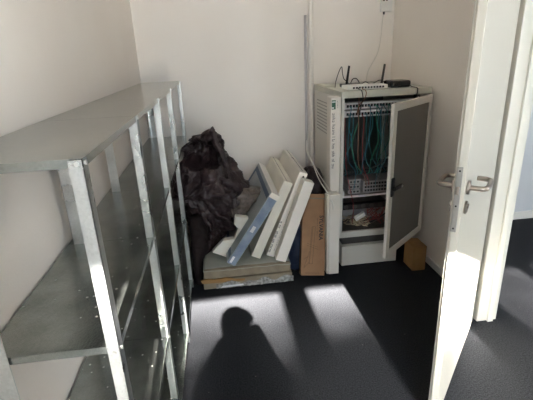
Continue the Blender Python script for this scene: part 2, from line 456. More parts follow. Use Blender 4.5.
# patch panels, full of ports
PX0, PX1 = .905, 1.445
def patch_panel(z, label):
    t = thing('patch_bay', (1.17, 2.85, z), label, 'patch panel', 'patch panels at the top of the rack')
    b = B(); box(b, (PX0-.014, 2.842, z), (PX1+.014, 2.846, z+.046), .001); box(b, (PX0+.01, 2.846, z+.004), (PX1-.01, 2.93, z+.042)); obj('face_plate', b, M['panel_metal'], t)
    b = B()
    for k in range(24):
        x = PX0+.012+k*.0219
        box(b, (x, 2.8395, z+.012), (x+.015, 2.8425, z+.030))
    obj('port_row', b, M['port'], t)
    b = B()
    box(b, (PX0+.014, 2.8395, z+.035), (PX1-.014, 2.8424, z+.041))
    obj('label_strip', b, M['label_white'], t)
patch_panel(1.204, 'grey patch panel with a row of black ports, uppermost in the cabinet')
patch_panel(1.148, 'grey patch panel directly below the uppermost one in the cabinet')
# inner shelf and its devices
sh = thing('rack_shelf', (1.17, 2.9, .548), 'pale metal shelf crossing the rack halfway down, carrying grey devices', 'rack shelf')
b = B(); box(b, (.905, 2.82, .548), (1.445, 3.25, .551)); box(b, (.905, 2.82, .551), (1.445, 2.823, .566)); obj('shelf_tray', b, M['panel_metal'], sh)
b = B(); box(b, (.889, 2.815, .55), (.905, 2.85, .61)); obj('bracket', b, M['white_pl'], sh)
for i, (z, lab) in enumerate(((.568, 'grey media converter, lowest of three stacked on the rack shelf'), (.607, 'grey media converter between two others on the rack shelf'), (.646, 'grey media converter, topmost of three stacked on the rack shelf'))):
    t = thing('media_converter', (.99, 2.9, z), lab, 'network device', 'media converters stacked on the rack shelf')
    b = B(); box(b, (.945, 2.845, z), (1.040, 3.0, z+.036), .003); obj('housing', b, M['device'], t)
    b = B(); 
    for k in range(3): box(b, (.957+k*.027, 2.843, z+.010), (.974+k*.027, 2.8455, z+.024))
    obj('port_row', b, M['port'], t)
t = thing('network_switch', (1.25, 2.9, .568), 'wide grey network switch with two rows of ports on the rack shelf', 'network switch')
b = B(); box(b, (1.065, 2.850, .568), (1.43, 3.1, .660), .003); obj('housing', b, M['device'], t)
b = B()
for r_ in range(3):
    for k in range(16): box(b, (1.075+k*.0218, 2.8475, .578+r_*.027), (1.091+k*.0218, 2.8505, .594+r_*.027))
obj('port_row', b, M['port'], t)
t = thing('rack_switch', (1.17, 2.95, .70), 'black rack-mounted switch with dim ports behind the hanging cables', 'network switch')
b = B(); box(b, (.905, 2.90, .700), (1.445, 3.15, .744), .002); obj('housing', b, M['black'], t)
b = B()
for k in range(24): box(b, (.925+k*.021, 2.898, .716), (.940+k*.021, 2.9005, .730))
obj('port_row', b, M['cab_gap'], t)
t = thing('power_strip', (1.17, 2.95, .42), 'dark power strip across the rack below its shelf', 'power strip')
b = B(); box(b, (.905, 2.93, .405), (1.445, 2.98, .450), .004); obj('strip_body', b, M['black'], t)
for k in range(7):
    b = B(); cyl(b, (.96+k*.07, 2.931, .428), (.96+k*.07, 2.927, .428), .019, 16); obj('socket', b, M['cab_gap'], t)
tag(bx('equipment_box', (.94, 3.05, .276), (1.36, 3.40, .40), M['device'], bev=.004, loc=(1.15, 3.2, .276)), 'grey metal equipment box at the bottom of the rack behind the tangled cables', 'equipment')

# hanging patch cables
def cable(name, pts, r, m, label, cat='cable', group=None, n=6):
    b = B(); tube(b, pts, r, n); o = obj(name, b, m, loc=pts[0], smooth=True)
    return tag(o, label, cat, group)
rc = random.Random(11)
for k in range(16):
    x = [.925, .938, .955, .990, 1.055, 1.075, 1.10, 1.12, 1.145, 1.165, 1.19, 1.215, 1.24, 1.262, 1.29, 1.32][k]
    z = 1.223 if k % 2 else 1.167
    ex = x+rc.uniform(-.08, .08); m = [M['teal'], M['teal2'], M['teal'], M['green']][k % 4]
    ex = min(max(ex, .915), 1.42)
    yy = 2.80+rc.uniform(-.012, .018)
    end = rc.choice((.715, .60, .62, .715))
    pts = [(x, 2.842, z), (x+.003, yy+.012, z-.006), (x+rc.uniform(-.01, .01), yy, z-.09), (x+rc.uniform(-.035, .035), yy+.01, .98),
           ((x+ex)/2+rc.uniform(-.04, .04), yy+.005, .84), (ex, yy+.01, .745), (ex, 2.86 if end > .7 else 2.842, end)]
    mk = [('teal', 'teal'), ('blue_green', 'blue-green'), ('teal', 'teal'), ('green', 'green')][k % 4]
    cable('patch_cable', pts, .0030, m, mk[1] + ' patch cable hanging loosely from the patch panels inside the cabinet', group=mk[1]+' patch cables in the rack')
for k in range(4):       # short steep leads between the two panel rows
    x = 1.13+k*.045
    cable('patch_lead', [(x, 2.842, 1.226), (x+.006, 2.815, 1.215), (x+.028, 2.812, 1.18), (x+.040, 2.842, 1.167)], .0030, M['teal'], 'short teal patch lead joining the two patch panels', group='short patch leads between panels')
cable('red_cable', [(.903, 2.83, 1.15), (.895, 2.80, 1.05), (.902, 2.80, .95), (.91, 2.80, .80), (.935, 2.80, .66), (.975, 2.81, .50), (.985, 2.84, .36), (1.0, 2.9, .29)], .0030, M['red'], 'red cable running down the front edge of the cabinet to its floor')
cable('red_cable', [(1.03, 2.842, 1.167), (1.032, 2.80, 1.12), (1.028, 2.80, .98), (1.035, 2.805, .82), (1.06, 2.81, .74), (1.09, 2.815, .68), (1.105, 2.845, .63)], .0034, M['red'], 'red cable running from the patch panels down into the grey switch')
cable('brown_cable', [(.99, 2.80, 1.30), (.992, 2.80, 1.15), (.995, 2.80, 1.0), (.998, 2.80, .85), (1.02, 2.81, .77), (1.06, 2.83, .71), (1.09, 2.846, .62)], .0032, M['brownc'], 'brown cable dropping from the cabinet lid in front of the ports')
cable('grey_cable', [(1.175, 2.842, 1.17), (1.178, 2.80, 1.1), (1.172, 2.80, .95), (1.18, 2.80, .8), (1.165, 2.82, .66)], .0030, M['device'], 'thin grey cable hanging straight among the teal cables')
cable('black_cable', [(1.33, 2.84, 1.02), (1.29, 2.81, .93), (1.22, 2.80, .86), (1.16, 2.805, .80), (1.10, 2.82, .765)], .006, M['black'], 'thick black cable slanting across the middle of the rack')
cable('black_cable', [(1.42, 2.86, .48), (1.33, 2.83, .45), (1.24, 2.83, .39), (1.16, 2.85, .33), (1.10, 2.9, .285)], .007, M['black'], 'thick black cable slanting across the bottom of the rack')
# white adapter and tangle on the cabinet floor
b = B(); obox(b, (1.025, 2.86, .330), (.075, .01, .040), (.0, .04, .0), (-.012, 0, .026), .004)
t = obj('plug_adapter', b, M['white_pl'], loc=(1.06, 2.88, .33)); tag(t, 'white plug adapter lying tilted on the tangled cables in the cabinet', 'adapter')
b = B(); rt = random.Random(5)
for k in range(22):
    c = V((rt.uniform(.95, 1.12), rt.uniform(2.83, 3.0), .283+rt.uniform(0, .03)))
    rr = rt.uniform(.025, .06); a0 = rt.uniform(0, 6.28)
    pts = [c + V((math.cos(a0+i*.7)*rr*(1+.25*rt.random()), math.sin(a0+i*.7)*rr*.6, .022*abs(math.sin(i*1.3+a0)))) for i in range(rt.randint(4, 8))]
    pts = [V((min(max(q.x, .89), 1.4), max(q.y, 2.812), max(q.z, .280))) for q in pts]
    tube(b, pts, .0032, 5, 5)
tag(obj('cable_tangle', b, M['beige'], loc=(1.03, 2.9, .28), smooth=True), 'beige cables tangled on the floor of the open cabinet', 'cables', kind='stuff')
b = B()
for k in range(14):
    c = V((rt.uniform(1.12, 1.30), rt.uniform(2.84, 3.0), .30+rt.uniform(0, .10)))
    rr = rt.uniform(.03, .07); a0 = rt.uniform(0, 6.28)
    pts = [c + V((math.cos(a0+i*.8)*rr, math.sin(a0+i*.8)*rr*.4, .03*math.sin(i*1.7+a0))) for i in range(rt.randint(4, 7))]
    pts = [V((min(max(q.x, .89), 1.42), max(q.y, 2.812), max(q.z, .280))) for q in pts]
    tube(b, pts, .003, 5, 5)
tag(obj('cable_tangle', b, M['red'], loc=(1.2, 2.9, .28), smooth=True), 'reddish cables bunched on the cabinet floor near the glass door', 'cables', kind='stuff')

# ------------------------------------------------------------------ things on the cabinet lid
ZT = CZ1
rt_ = thing('router', (1.03, 2.89, ZT), 'flat white router with two upright black antennas on the cabinet lid', 'router')
b = B(); box(b, (.912, 2.815, ZT+.003), (1.202, 2.96, ZT+.030), .006); obj('housing', b, M['white_pl'], rt_)
b = B()
for k in range(11):
    x = .949+k*.0210; box(b, (x, 2.813, ZT+.010), (x+.014, 2.8155, ZT+.022))
obj('port_row', b, M['port'], rt_)
for x, lx in ((.950, .020), (1.214, .020)):
    b = B(); cyl(b, (x, 2.966, ZT+.008), (x+.001, 2.966, ZT+.03), .0085, 12); cyl(b, (x, 2.966, ZT+.020), (x+lx, 2.970, ZT+.158), .0090, 12, .0076)
    obj('antenna', b, M['black'], rt_, smooth=False)
t = thing('small_modem', (1.03, 3.1, ZT), 'thin black modem lying behind the white router on the cabinet', 'modem')
b = B(); box(b, (.955, 3.05, ZT), (1.10, 3.15, ZT+.026), .006); obj('housing', b, M['black'], t)
t = thing('black_device', (1.285, 2.9, ZT), 'rounded black box device with a small front display beside the router', 'device')
b = B(); box(b, (1.228, 2.83, ZT), (1.378, 2.97, ZT+.048), .014); obj('housing', b, M['black_gloss'], t)
b = B(); box(b, (1.245, 2.828, ZT+.016), (1.30, 2.8305, ZT+.030)); obj('display', b, M['cab_gap'], t)
cable('adapter_cable', [(.90, 3.08, ZT+.004), (.91, 3.09, ZT+.05), (.935, 3.10, ZT+.115), (.955, 3.1, ZT+.148), (.962, 3.1, ZT+.10), (.975, 3.1, ZT+.06), (1.0, 3.1, ZT+.04), (1.01, 3.1, ZT+.026)], .0030, M['black'], 'thin black cable arching high behind the router')
cable('antenna_cable', [(1.02, 3.08, ZT+.028), (1.032, 3.07, ZT+.058), (1.055, 3.06, ZT+.062), (1.075, 3.06, ZT+.04), (1.08, 3.06, ZT+.026)], .0036, M['black'], 'short black cable looping over the thin modem')
cable('antenna_cable', [(1.10, 3.10, ZT+.012), (1.13, 3.07, ZT+.034), (1.165, 3.04, ZT+.020), (1.22, 3.01, ZT+.045), (1.245, 2.97, ZT+.030)], .0032, M['black'], 'black cable running from thin modem to the rounded black box')
cable('device_cable', [(1.365, 2.835, ZT+.014), (1.372, 2.80, ZT+.005), (1.385, 2.752, ZT-.001), (1.384, 2.744, ZT-.03), (1.380, 2.748, ZT-.06)], .0036, M['black'], 'short black cable dropping over the lid edge from the rounded box')
for x, e, lab in ((.985, 1.00, 'black network cable falling from the router over the lid edge'), (1.012, .985, 'black network cable crossing another below the router'), ):
    cable('network_cable', [(x, 2.813, ZT+.016), (x+.002, 2.795, ZT+.006), (x+.006, 2.762, ZT+.004), (x+.01, 2.748, ZT-.02), ((x+e)/2+.008, 2.75, ZT-.06), (e, 2.78, ZT-.10), (e, 2.81, ZT-.17), (e+.01, 2.84, ZT-.14)], .0032, M['black'] if x < 1 else M['brownc'], lab)
b = B(); box(b, (.865, 3.20, ZT), (.93, 3.5, ZT+.006)); 
tag(obj('cable_cover', b, M['cab_top'], loc=(.9, 3.3, ZT)), 'flat grey-green strip lying along the edge of the cabinet lid', 'strip')

# wall socket with its cable
t = thing('wall_socket', (1.475, YB, 1.93), 'white surface socket high on the back wall above the cabinet', 'socket')
b = B(); box(b, (1.425, YB-.030, 1.885), (1.525, YB, 1.99), .006); obj('housing', b, M['white_pl'], t)
b = B(); box(b, (1.440, YB-.033, 1.965), (1.453, YB-.029, 1.977)); box(b, (1.465, YB-.033, 1.967), (1.478, YB-.029, 1.980)); obj('socket_hole', b, M['black'], t)
b = B(); cyl(b, (1.457, YB-.018, 1.865), (1.457, YB-.018, 1.885), .008, 10); obj('plug', b, M['black'], t)
cable('socket_cable', [(1.457, YB-.010, 1.872), (1.452, YB-.006, 1.80), (1.445, YB-.006, 1.68), (1.425, YB-.006, 1.57), (1.385, YB-.006, 1.49), (1.34, YB-.02, 1.42), (1.31, YB-.06, ZT+.004)], .0030, M['cable_white'], 'thin white cable curving down the wall from the socket to the cabinet')

# pipes
b = B(); cyl(b, (.829, 3.565, 0), (.829, 3.565, ZC), .022, 20)
tag(obj('heating_pipe', b, M['pipe'], loc=(.829, 3.565, 0), smooth=True), 'white vertical pipe rising in front of the back wall beside the cabinet', 'pipe')
b = B(); cyl(b, (.788, 3.575, 0), (.788, 3.575, 1.88), .011, 14)
tag(obj('thin_pipe', b, M['panel_metal'], loc=(.788, 3.575, 0), smooth=True), 'thin grey pipe ending at head height, hugging the thicker white pipe', 'pipe')

# ------------------------------------------------------------------ cartons by the cabinet
t = thing('tall_carton', (.815, 2.80, 0), 'tall narrow white carton with a dark green logo, standing against the cabinet', 'carton')
b = B(); box(b, (.779, 2.757, 0), (.849, 2.86, 1.300), .003); obj('carton_body', b, M['carton_w'], t)
b = B(); box(b, (.785, 2.7555, 1.222), (.812, 2.7575, 1.283)); obj('logo', b, M['logo_green'], t)
b = B()
print_marks(b, (.790, 2.757, 1.197), (0, 0, -1), (1, 0, 0), .38, .021, .0008, 3)
print_marks(b, (.822, 2.757, 1.277), (0, 0, -1), (1, 0, 0), .05, .008, .0008, 9)
obj('printed_lettering', b, M['ink_faint'], t)
b = B(); box(b, (.7865, 2.755, 1.228), (.800, 2.7557, 1.236)); box(b, (.7865, 2.755, 1.268), (.8105, 2.7557, 1.275)); obj('logo_print', b, M['label_white'], t)

t = thing('short_carton', (.78, 2.70, 0), 'knee-high narrow white carton in front of the tall white one', 'carton')
b = B(); box(b, (.750, 2.668, 0), (.828, 2.752, .635), .003); obj('carton_body', b, M['carton_w'], t)
b = B(); box(b, (.736, 2.676, 0), (.7485, 2.745, .63), .002); obj('side_sheet', b, M['carton_w2'], t)

t = thing('lamp_carton', (.63, 2.7, 0), 'brown cardboard lamp carton with black print, leaning beside the white cartons', 'carton')
E_ = V((.062, .175, .585)); e_ = E_.normalized(); O_ = V((.532, 2.655, .0)); A_ = V((.180, -.008, -.019)); N_ = E_.cross(A_).normalized()
if N_.y < 0: N_ = -N_
A_ = A_ - e_*A_.dot(e_)
O_ = O_ + UP*.022
b = B(); obox(b, O_, A_, E_, N_*.085, .003)
obj('carton_body', b, M['cardboard'], t)
a_ = A_.normalized(); n_ = -N_
def onface(u, v, off=.0012): return O_ + a_*u + e_*v + n_*off
me = text_mesh('SYLVANIA', .041, .0005)
# reads downward: letters' right side faces the floor
me.transform(frame_matrix(onface(.131, .455), -e_, a_)); me.materials.clear()
obj('brand_lettering', me, M['ink'], t)
me = text_mesh('LIGHTING', .011, .0004) if False else None
b = B(); print_marks(b, onface(.112, .435, .0003), -e_, a_, .13, .009, .0008, 21)
obj('small_print', b, M['ink_brown'], t)
# drawing of a lamp fitting
b = B()
def line(p, q, w=.0022):
    P_, Q_ = onface(*p), onface(*q); dr = (Q_-P_).normalized(); sd = dr.cross(n_)*w
    obox(b, P_-sd/2, Q_-P_, sd, n_*.0006)
for r4 in (((.058, .09), (.075, .37)), ((.085, .09), (.100, .37))): line(*r4)
line((.058, .09), (.085, .09)); line((.075, .37), (.100, .37)); line((.063, .09), (.082, .37)); line((.040, .245), (.125, .215)); line((.040, .23), (.125, .20))
line((.022, .06), (.060, .185)); line((.022, .125), (.058, .15)); line((.022, .06), (.058, .10)); line((.03, .02), (.14, .02)); 
obj('lamp_drawing', b, M['ink_brown'], t)
b = B(); obox(b, onface(.004, .577, .001), a_*.170, e_*.010, n_*.0015); obj('torn_flap', b, M['cardboard3'], t)

# small cardboard box by the right wall
t = thing('small_box', (1.43, 2.66, 0), 'small brown cardboard box on the floor between cabinet and wall', 'box')
b = B(); box(b, (1.378, 2.592, 0), (1.480, 2.745, .195), .003); obj('box_body', b, M['cardboard2'], t)
b = B(); obox(b, (1.379, 2.592, .195), (.050, 0, .012), (0, .150, 0), (0, 0, .002)); obj('flap', b, M['cardboard2'], t)
b = B(); obox(b, (1.479, 2.592, .195), (-.048, 0, .004), (0, .150, 0), (0, 0, .002)); obj('flap', b, M['cardboard2'], t)

# ------------------------------------------------------------------ wrapped stack carrying the flat cartons
t = thing('wrapped_stack', (.14, 3.0, 0), 'low film-wrapped slab of flat-packed boards carrying the leaning cartons', 'flat pack')
b = B(); box(b, (-.182, 2.640, .078), (.452, 3.46, .150), .006); obj('upper_pack', b, M['cardboard3'], t)
b = B(); box(b, (-.190, 2.630, 0.0), (.462, 3.47, .073), .006); obj('lower_pack', b, M['cardboard3'], t)
def sheet_noise(name, x0, x1, y0, y1, z, amp, m, parent, n=36, seed=0, drop=0.):
    b = B(); nx = n; ny = n; vs = []
    for j in range(ny+1):
        row = []
        for i in range(nx+1):
            x = x0+(x1-x0)*i/nx; y = y0+(y1-y0)*j/ny
            zz = z + amp*abs(noise.noise(V((x*9+seed, y*9, seed)))) + amp*.5*noise.noise(V((x*30, y*25, seed)))
            if j < 2 and drop: zz -= drop*(2-j)/2*(.6+.4*noise.noise(V((x*14, 0, seed))))
            row.append(b.verts.new((x, y, zz)))
        vs.append(row)
    for j in range(ny):
        for i in range(nx): b.faces.new((vs[j][i], vs[j][i+1], vs[j+1][i+1], vs[j+1][i]))
    r = bmesh.ops.extrude_face_region(b, geom=b.faces[:])
    bmesh.ops.translate(b, verts=[g for g in r['geom'] if isinstance(g, bmesh.types.BMVert)], vec=(0, 0, -.0012))
    bmesh.ops.recalc_face_normals(b, faces=b.faces)
    return obj(name, b, m, parent, smooth=True)
sheet_noise('film_wrap', -.184, .454, 2.636, 3.46, .1525, .003, M['wrap'], t, 40, 3.3, .022)
b = B()   # torn film hanging along the lower front
nx = 60; rows = []
for j in range(7):
    rows.append([b.verts.new((-.10+.57*i/nx, 2.624-.012*abs(noise.noise(V((i*.33, j*.5, 2)))), max(.004, .060*j/6*(.72+.45*noise.noise(V((i*.12, 5, j*.2)))) + .003))) for i in range(nx+1)])
for j in range(6):
    for i in range(nx): b.faces.new((rows[j][i], rows[j][i+1], rows[j+1][i+1], rows[j+1][i]))
r = bmesh.ops.extrude_face_region(b, geom=b.faces[:]); bmesh.ops.translate(b, verts=[g for g in r['geom'] if isinstance(g, bmesh.types.BMVert)], vec=(0, .001, 0))
bmesh.ops.recalc_face_normals(b, faces=b.faces)
obj('torn_film', b, M['wrap_dark'], t, smooth=True)
b = B(); prism(b, [(0, 0), (.30, -.004), (.31, .010), (.24, .016), (.17, .030), (.09, .026), (.03, .034), (-.012, .028)], (-.195, 2.626, .052), (1, 0, .0), (0, 0, 1), (0, 1, 0), .012)
obj('torn_cardboard_edge', b, M['cardboard2'], t)
b = B(); prism(b, [(0, 0), (.17, .004), (.165, .014), (.02, .018)], (-.07, 2.612, .012), (1, 0, .02), (0, 0, 1), (0, 1, 0), .004)
obj('paper_strip', b, M['label_white'], t)

# ------------------------------------------------------------------ flat cartons leaning side by side
def flat_carton(name, lb, top, th, depth, m, label, m_side=None, dvec=(.035, 1, .045)):
    """lb: lower left front corner; top: upper left front corner; th: thickness; leans over to +x"""
    lb, top = V(lb), V(top); e = top-lb; eh = e.normalized()
    dv = V(dvec); dv = (dv - eh*dv.dot(eh)).normalized()
    tv = eh.cross(dv); 
    if tv.x < 0: tv = -tv
    t = thing(name, lb, label, 'carton')
    b = B(); obox(b, lb, tv*th, dv*depth, e, .003); body = obj('carton_body', b, m, t)
    return t, body, lb, e, eh, dv, tv
# blue one
t, body, lb, e, eh, dv, tv = flat_carton('flat_carton', (-.010, 2.66, .190), (.337, 2.66, .698), .068, .84, M['carton_slate'], 'flat blue carton lying against the others, nearest the black bag')
b = B(); obox(b, lb + tv*.004 - dv*.0015 + eh*.004, tv*.060, dv*.0015, e*.93, .0005); obj('blue_front', b, M['carton_blue'], t)
b = B(); obox(b, lb + tv*.001 - dv*.002 + e*.94, tv*.066, dv*.004, e*.06, .0005); obj('white_end', b, M['carton_w'], t)
b = B(); obox(b, lb + tv*.014 - dv*.0024 + eh*.012, tv*.018, dv*.001, eh*.055); obj('label', b, M['label_white'], t)
b = B(); obox(b, lb + tv*.020 - dv*.0024 + e*.47, tv*.024, dv*.001, eh*.05); obj('faded_patch', b, M['carton_g'], t)
b = B()   # darker printed band round the large face
obox(b, lb - tv*.0012 + e*.90 + dv*.02, eh*.035, dv*.80, tv*.001); obox(b, lb - tv*.0012 + e*.05 + dv*.02, eh*.035, dv*.80, tv*.001)
obox(b, lb - tv*.0012 + e*.05 + dv*.77, e*.90, dv*.05, tv*.001); obj('printed_band', b, M['carton_band'], t)
b = B(); obox(b, lb + e + eh*.0002, tv*.068, dv*.84, eh*.0015); obj('pale_top', b, M['carton_g'], t)
# white ones
t, body, lb, e, eh, dv, tv = flat_carton('flat_carton', (.176, 2.737, .182), (.440, 2.737, .752), .070, .76, M['carton_w2'], 'plain cream flat carton between the blue carton and a printed one')
b = B(); obox(b, lb + tv*.022 + e, tv*.003, dv*.76, eh*.0012); obj('seam', b, M['ink_faint'], t)
t, body, lb, e, eh, dv, tv = flat_carton('flat_carton', (.290, 2.748, .172), (.556, 2.748, .806), .062, .75, M['carton_w'], 'white flat carton with a line of print and a slot near its top')
b = B(); print_marks(b, lb + tv*.017 - dv*.0003 + eh*.03, eh, -tv, .26, .020, .0008, 33)
for q in b.verts: pass
obj('printed_lettering', b, M['ink'], t)
b = B(); print_marks(b, lb + tv*.045 - dv*.0003 + eh*.05, eh, -tv, .46, .007, .0008, 35); obj('small_print', b, M['ink_faint'], t)
b = B(); obox(b, lb + tv*.034 - dv*.002 + e*.935, tv*.010, dv*.004, eh*.022, .001); obj('slot', b, M['ink'], t)
b = B(); obox(b, lb + tv*.030 + e + dv*.05, tv*.003, dv*.70, eh*.0012); obox(b, lb + tv*.022 + e + dv*.45, tv*.016, dv*.012, eh*.0016); obj('seam', b, M['ink'], t)
t, body, lb, e, eh, dv, tv = flat_carton('narrow_carton', (.347, 2.650, .176), (.566, 2.650, .765), .076, .085, M['carton_w'], 'plain white narrow carton leaning on the brown lamp carton')

# polystyrene corner piece with its notch
b = B()
poly = [(.080, .485), (.176, .464), (.167, .376), (.060, .262), (.003, .154), (-.114, .212), (-.022, .300), (.060, .306), (.094, .385), (.066, .425)]
prism(b, [(x, z) for x, z in poly], (0, 2.80, 0), (1, 0, 0), (0, 0, 1), (0, 1, 0), .055)
bevel(b, b.verts[:], .003, 1)
tag(obj('foam_block', b, M['foam'], loc=(0, 2.82, .15)), 'notched cream polystyrene packing piece propped below the black bag', 'packing foam')

# ------------------------------------------------------------------ crumpled bags
def ridged(p, sc_, oct_=4):
    v = 0; a = 1; f = sc_
    for _ in range(oct_):
        v += a*(1-2*abs(noise.noise(p*f))); a *= .5; f *= 2.03
    return v
def crumple(name, rings, material, parent=None, loc=None, nseg=210, nz=210, amp=.03, scl=5., seed=0., cavity=None, yscale=1.):
    """rings: (z, xmin, xmax, ymin, ymax) from the top down"""
    b = B(); vs = []
    rings = sorted(rings, key=lambda r: r[0])
    for j in range(nz+1):
        z = rings[0][0] + (rings[-1][0]-rings[0][0])*j/nz
        for a, c in zip(rings, rings[1:]):
            if a[0] <= z <= c[0]+1e-9:
                f = (z-a[0])/(c[0]-a[0]); f = f*f*(3-2*f)*.5+f*.5
                x0, x1, y0, y1 = [a[k]+(c[k]-a[k])*f for k in (1, 2, 3, 4)]; break
        row = []
        for i in range(nseg):
            th_ = 2*math.pi*i/nseg
            cx, sy_ = math.cos(th_), math.sin(th_)
            cx = math.copysign(abs(cx)**.8, cx); sy_ = math.copysign(abs(sy_)**.8, sy_)
            p = V(((x0+x1)/2+(x1-x0)/2*cx, (y0+y1)/2+(y1-y0)/2*sy_, z))
            q = p + V((noise.noise(p*3+V((seed, 0, 0))), noise.noise(p*3+V((0, seed, 4))), noise.noise(p*3+V((7, 0, seed)))))*.12
            h = ridged((q+V((noise.noise(p*7), 0, noise.noise(p*6+V((3, 1, 0)))))*.05)*V((1.2, 1.2, .55))+V((seed, seed, 0)), scl, 6)
            nrm = V(((x1-x0)*.0+cx, sy_, 0)).normalized()
            w = min(1., (x1-x0)/.12)
            am = amp*w
            if cavity:
                cc, rad, dep = cavity
                dd_ = ((p.x-cc[0])/rad[0])**2 + ((p.z-cc[1])/rad[1])**2
                if sy_ < 0 and dd_ < 1.6:
                    k = max(0., 1-dd_/1.3); k = k**.5 if k > 0 else 0
                    p.y += dep*k
            p += nrm*(h-.9)*am + V((0, 0, 1))*noise.noise(q*11)*am*.5
            row.append(b.verts.new(p))
        vs.append(row)
    for j in range(nz):
        for i in range(nseg):
            k = (i+1) % nseg
            b.faces.new((vs[j][i], vs[j][k], vs[j+1][k], vs[j+1][i]))
    b.faces.new(vs[0][::-1]); b.faces.new(vs[-1])
    return obj(name, b, material, parent, loc, smooth=True)

bag = thing('plastic_bag', (-.08, 3.02, .15), 'large crumpled black plastic bag bulging up beside the metal shelving', 'bag')
crumple('bag_body', [
    (1.105, -.058, -.040, 2.985, 3.0), (1.075, -.100, -.024, 2.95, 3.03), (1.03, -.165, .0, 2.92, 3.08), (.98, -.212, .028, 2.90, 3.12), (.93, -.245, .046, 2.88, 3.15),
    (.88, -.272, .070, 2.87, 3.17), (.80, -.325, .085, 2.86, 3.19), (.74, -.345, .118, 2.86, 3.2), (.67, -.365, .160, 2.86, 3.2), (.59, -.350, .165, 2.87, 3.2),
    (.54, -.275, .165, 2.87, 3.2), (.46, -.250, .140, 2.87, 3.18), (.38, -.250, .080, 2.88, 3.18), (.27, -.240, -.02, 2.89, 3.15), (.165, -.235, -.05, 2.9, 3.12)],
    M['bag'], bag, amp=.060, scl=5.5, seed=2.7, cavity=((-.10, .93), (.12, .10), .22))
crumple('brown_fold', [(.645, .10, .27, 2.93, 3.04), (.62, .055, .292, 2.88, 3.08), (.56, .035, .27, 2.87, 3.08), (.50, .02, .22, 2.87, 3.08), (.44, .02, .17, 2.88, 3.05)],
        M['bag_brown'], bag, nseg=90, nz=60, amp=.022, scl=9, seed=9.1)
# a loose rolled rim and flaps in front of the hollow
def strip(name, pts, w, m, parent, seed):
    b = B(); pts = smooth_path(pts, 10); L_ = []
    for i, p in enumerate(pts):
        t_ = i/(len(pts)-1); ww = w*(.35+.65*math.sin(math.pi*min(1, t_*1.05+.02)))
        n1 = noise.noise(V((i*.23, seed, 0))); row = []
        for j in range(9):
            s = j/8-.5
            row.append(b.verts.new(p + V((s*ww*.75, -.035*math.cos(s*4.)*ww/.08*.4+.012*noise.noise(V((i*.4, j*.8, seed))), s*ww*(.6+.4*n1)+.010*noise.noise(V((i*.3, j, seed+3)))))))
        L_.append(row)
    for i in range(len(L_)-1):
        for j in range(8): b.faces.new((L_[i][j], L_[i][j+1], L_[i+1][j+1], L_[i+1][j]))
    r = bmesh.ops.extrude_face_region(b, geom=b.faces[:]); bmesh.ops.translate(b, verts=[g for g in r['geom'] if isinstance(g, bmesh.types.BMVert)], vec=(0, .003, .0015))
    bmesh.ops.recalc_face_normals(b, faces=b.faces)
    return obj(name, b, m, parent, smooth=True)
strip('bag_rim', [(-.235, 2.90, .93), (-.17, 2.885, 1.0), (-.10, 2.90, 1.06), (-.045, 2.93, 1.112), (-.02, 2.90, 1.03), (.02, 2.88, .94), (.05, 2.86, .84), (.06, 2.85, .76)], .05, M['bag'], bag, 1.)
strip('bag_flap', [(-.14, 2.88, .83), (-.10, 2.85, .80), (-.06, 2.845, .74), (-.05, 2.86, .66)], .12, M['bag'], bag, 4.)
strip('bag_flap', [(-.03, 2.86, .78), (.03, 2.84, .74), (.10, 2.85, .70), (.13, 2.86, .64), (.08, 2.86, .60)], .075, M['bag'], bag, 6.)
strip('bag_flap', [(-.22, 2.87, .66), (-.16, 2.85, .56), (-.10, 2.86, .48), (-.08, 2.87, .38)], .09, M['bag'], bag, 8.)
# added filler, its near-black colour standing for shade between shelving and wrapped stack
tag(crumple('gap_filler', [(.50, -.245, -.17, 2.80, 2.88), (.40, -.255, -.13, 2.75, 2.88), (.25, -.258, -.14, 2.72, 2.88), (.17, -.258, -.19, 2.71, 2.88), (.08, -.258, -.195, 2.70, 2.88), (.005, -.255, -.196, 2.70, 2.88)],
    M['gap_shade'], None, (-.22, 2.8, 0), nseg=60, nz=70, amp=.010, scl=9, seed=5.), 'near-black filler added for the shaded gap between the shelving and the wrapped slab', 'bag')
tag(crumple('navy_bag', [(.47, .515, .535, 2.80, 2.86), (.38, .480, .56, 2.79, 2.90), (.22, .478, .60, 2.78, 2.92), (.08, .475, .62, 2.77, 2.93), (.005, .478, .61, 2.78, 2.92)],
    M['bag_blue'], None, (.52, 2.85, 0), nseg=60, nz=60, amp=.012, scl=8, seed=1.3), 'dark navy crumpled bag tucked behind the brown lamp carton', 'bag')
tag(crumple('black_bundle', [(.735, .70, .72, 3.10, 3.14), (.71, .68, .78, 3.05, 3.2), (.66, .66, .80, 3.0, 3.25), (.55, .65, .82, 2.98, 3.28), (.30, .64, .83, 2.96, 3.3), (.005, .64, .83, 2.96, 3.3)],
    M['bag'], None, (.73, 3.1, 0), nseg=70, nz=80, amp=.02, scl=7, seed=3.9), 'black crumpled bundle in the gap between leaning cartons and cabinet', 'bundle')
cable('white_cable', [(.775, 3.52, .86), (.745, 3.36, .79), (.735, 3.1, .75), (.722, 2.87, .705), (.745, 2.73, .645), (.770, 2.655, .580), (.776, 2.657, .53)], .0042, M['cable_white'], 'white cable slanting from the pipe down over the short white carton')
cable('white_cable', [(.785, 3.50, .92), (.748, 3.35, .80), (.745, 3.2, .765), (.742, 2.95, .72), (.770, 2.72, .652), (.800, 2.71, .641), (.822, 2.745, .639)], .0036, M['cable_white'], 'white cable ending on top of the short white carton')

